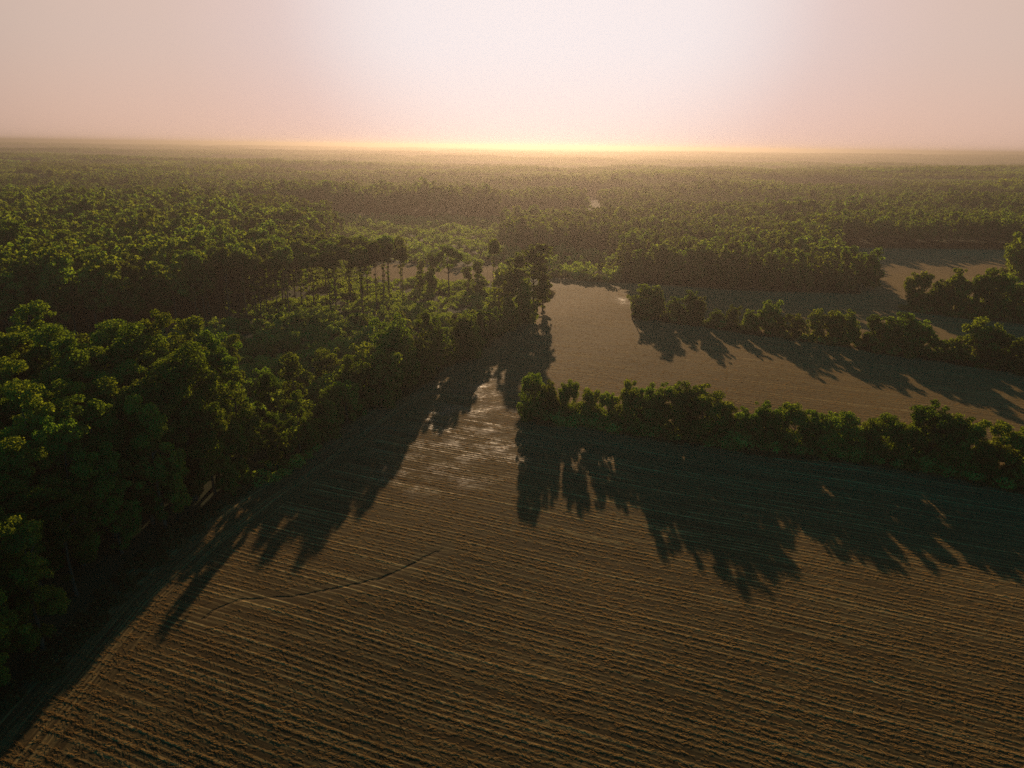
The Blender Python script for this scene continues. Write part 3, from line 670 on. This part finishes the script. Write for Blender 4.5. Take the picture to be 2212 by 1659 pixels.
undergrowth('undergrowth', [(-10, 422), (30, 441), (62, 424), (74, 548), (-3, 545), (-5, 640), (-20, 785), (-250, 800), (-165, 640), (-122, 480), (-90, 488), (-8, 480)], 10, 2.0, 6.0, 1.0, 'pale sunlit scrub beyond the brown field strip', 32)
undergrowth('undergrowth', [(-142, 385), (-88, 392), (-88, 426), (-92, 490), (-122, 560), (-170, 660), (-150, 540), (-138, 460)], 7, .8, 3.2, .9, 'dim scrub behind the tall bare trunks', 33)
for ln, wd, sd_ in (([hedge1[0], hedge1[8], hedge1[19], hedge1[-1]], 4.2, 41), ([hedge2[0], hedge2[10], hedge2[18], hedge2[-1]], 4.5, 42), ([hedge3[0], hedge3[-1]], 5, 43)):
    L = [np.array(G(q[0], q[1])) for q in ln]; up = [tuple(p + RN * wd) for p in L]; dn = [tuple(p - RN * wd) for p in L[::-1]]
    undergrowth('rough_grass', up + dn, 2.2, .2, .9, .45, 'rough grass and weeds along the foot of a hedgerow', sd_)
mg = [(float(edge_x(t)) - 2, t) for t in range(60, 400, 12)] + [(float(edge_x(t)) + 2.2 + 1.3 * math.sin(t), t) for t in range(396, 56, -12)]
undergrowth('rough_grass', mg, 1.6, .2, .9, .45, 'rough grass margin between the field and the trees', 44)
# countable shrubs of the clearing and the low hedge at the field's far end
rs = np.random.default_rng(77); n = 0
X, Y = scatter([(-58, 160), (-48, 186), (-42, 207), (-33, 234), (-20, 264), (-8, 298), (3, 340), (8, 362), (-20, 380), (-88, 372), (-110, 320), (-150, 262), (-185, 235), (-120, 190)], 11.5, rs)
for x, y in zip(X, Y):
    h = rs.uniform(2.6, 6.5)
    if not visible(x, y, h) or n > 130: continue
    e = place('shrub', x, y, h, rs.uniform(.9, 1.2), 'shrub'); n += 1; tag(e, spot(x, y, h, 'green shrub in the clearing'), 'shrub', 'shrubs of the clearing')
for i, (px, py) in enumerate([(1200, 600), (1222, 602), (1245, 604), (1268, 606), (1290, 609), (1312, 611), (1330, 606), (1342, 590), (1210, 588), (1300, 592)]):
    x, y = G(px, py); e = place('shrub', x, y, rs.uniform(4.5, 6.5), 1.3, 'shrub'); tag(e, f'low dark shrub, {ORD[i]} along the hedge closing the field\'s far end', 'shrub', 'shrubs of the low hedge at the field end')

# straw and stubble lying along the drill rows
def stubble():
    rg = np.random.default_rng(5); n = 230000
    y = 52 + rg.random(n) ** 1.7 * 380; x = rg.uniform(-1, 1, n) * (.85 * y + 25)
    # pull most onto the row lines
    v = x * RN[0] + y * RN[1]; base = np.floor((v + 2.0) / 10.2) * 10.2 - 2.0; slot = rg.choice([.30, .53, .76, .08, .65, .90, .185, .415], n, p=[.25, .23, .12, .12, .07, .07, .07, .07]); tv = base + slot * 10.2 + rg.normal(size=n) * .13
    on = rg.random(n) < .72; dv = np.where(on, tv - v, 0); x = x + RN[0] * dv; y = y + RN[1] * dv
    k = (x > edge_x(y) + 3) & (y < 405) & (x < 320) & (~((x > 40) & (y > 330 - .35 * x) & (x > 150))); x, y = x[k], y[k]; dr = np.full(len(x), 9e9)
    for q in RILL: dr = np.minimum(dr, np.hypot(x - q[0], y - q[1]))
    k = dr > 2.6; x, y = x[k], y[k]; m = len(x)
    z = 0.06 + 0.22 * (np.sin(x / 19 + 1) * np.sin(y / 23) + 0.6 * np.sin(x / 11 - y / 13) + 1.7) + .04
    a = rg.normal(size=m) * .25; d = np.column_stack([RD[0] * np.cos(a) - RD[1] * np.sin(a), RD[0] * np.sin(a) + RD[1] * np.cos(a), rg.normal(size=m) * .15])
    w = np.column_stack([rg.normal(size=m) * .3, rg.normal(size=m) * .3, np.abs(rg.normal(size=m)) + .4]); w /= np.linalg.norm(w, axis=1, keepdims=True)
    C = np.column_stack([x, y, z]); ln_ = rg.uniform(.15, .5, m)[:, None]; wd = rg.uniform(.02, .06, m)[:, None]
    V = np.stack([C - d * ln_, C - d * ln_ + w * wd, C + d * ln_ + w * wd, C + d * ln_], 1).reshape(-1, 3)
    mat = leaf_material('straw', (0.19, 0.14, 0.05), (0.42, 0.30, 0.11), (1.4, 1.35, 1.0))
    me = mesh_np('stubble', V, np.arange(len(V)).reshape(-1, 4), mat); tag(link('stubble', me), 'orange straw and stubble lying along the rows of the field', 'stubble', kind='stuff')
stubble()

pond(1263, 436, 13, 24, 1); pond(1257, 429, 4, 6, 2); pond(2087, 556, 1.3, 3.5, 3); pond(1021, 494, 2.0, 5.0, 4)

# ------------------------------------------------------------------ evening haze
def haze():
    x0, x1, y0, y1, z0, z1 = -19800, 19800, -340, 19800, -32, 92
    V = np.array([(x, y, z) for z in (z0, z1) for y in (y0, y1) for x in (x0, x1)]); Fc = np.array([(0, 2, 3, 1), (4, 5, 7, 6), (0, 1, 5, 4), (2, 6, 7, 3), (0, 4, 6, 2), (1, 3, 7, 5)])
    m, b = new_mat('evening_haze'); v = b.n('ShaderNodeVolumePrincipled'); v.inputs['Color'].default_value = (0.345, 0.305, 0.275, 1); v.inputs['Density'].default_value = 0.00021; v.inputs['Anisotropy'].default_value = 0.70
    o = b.n('ShaderNodeOutputMaterial'); b.t.links.new(v.outputs[0], o.inputs['Volume']); me = mesh_np('haze', V, Fc, m); tag(link('haze', me), kind='stuff')
haze()
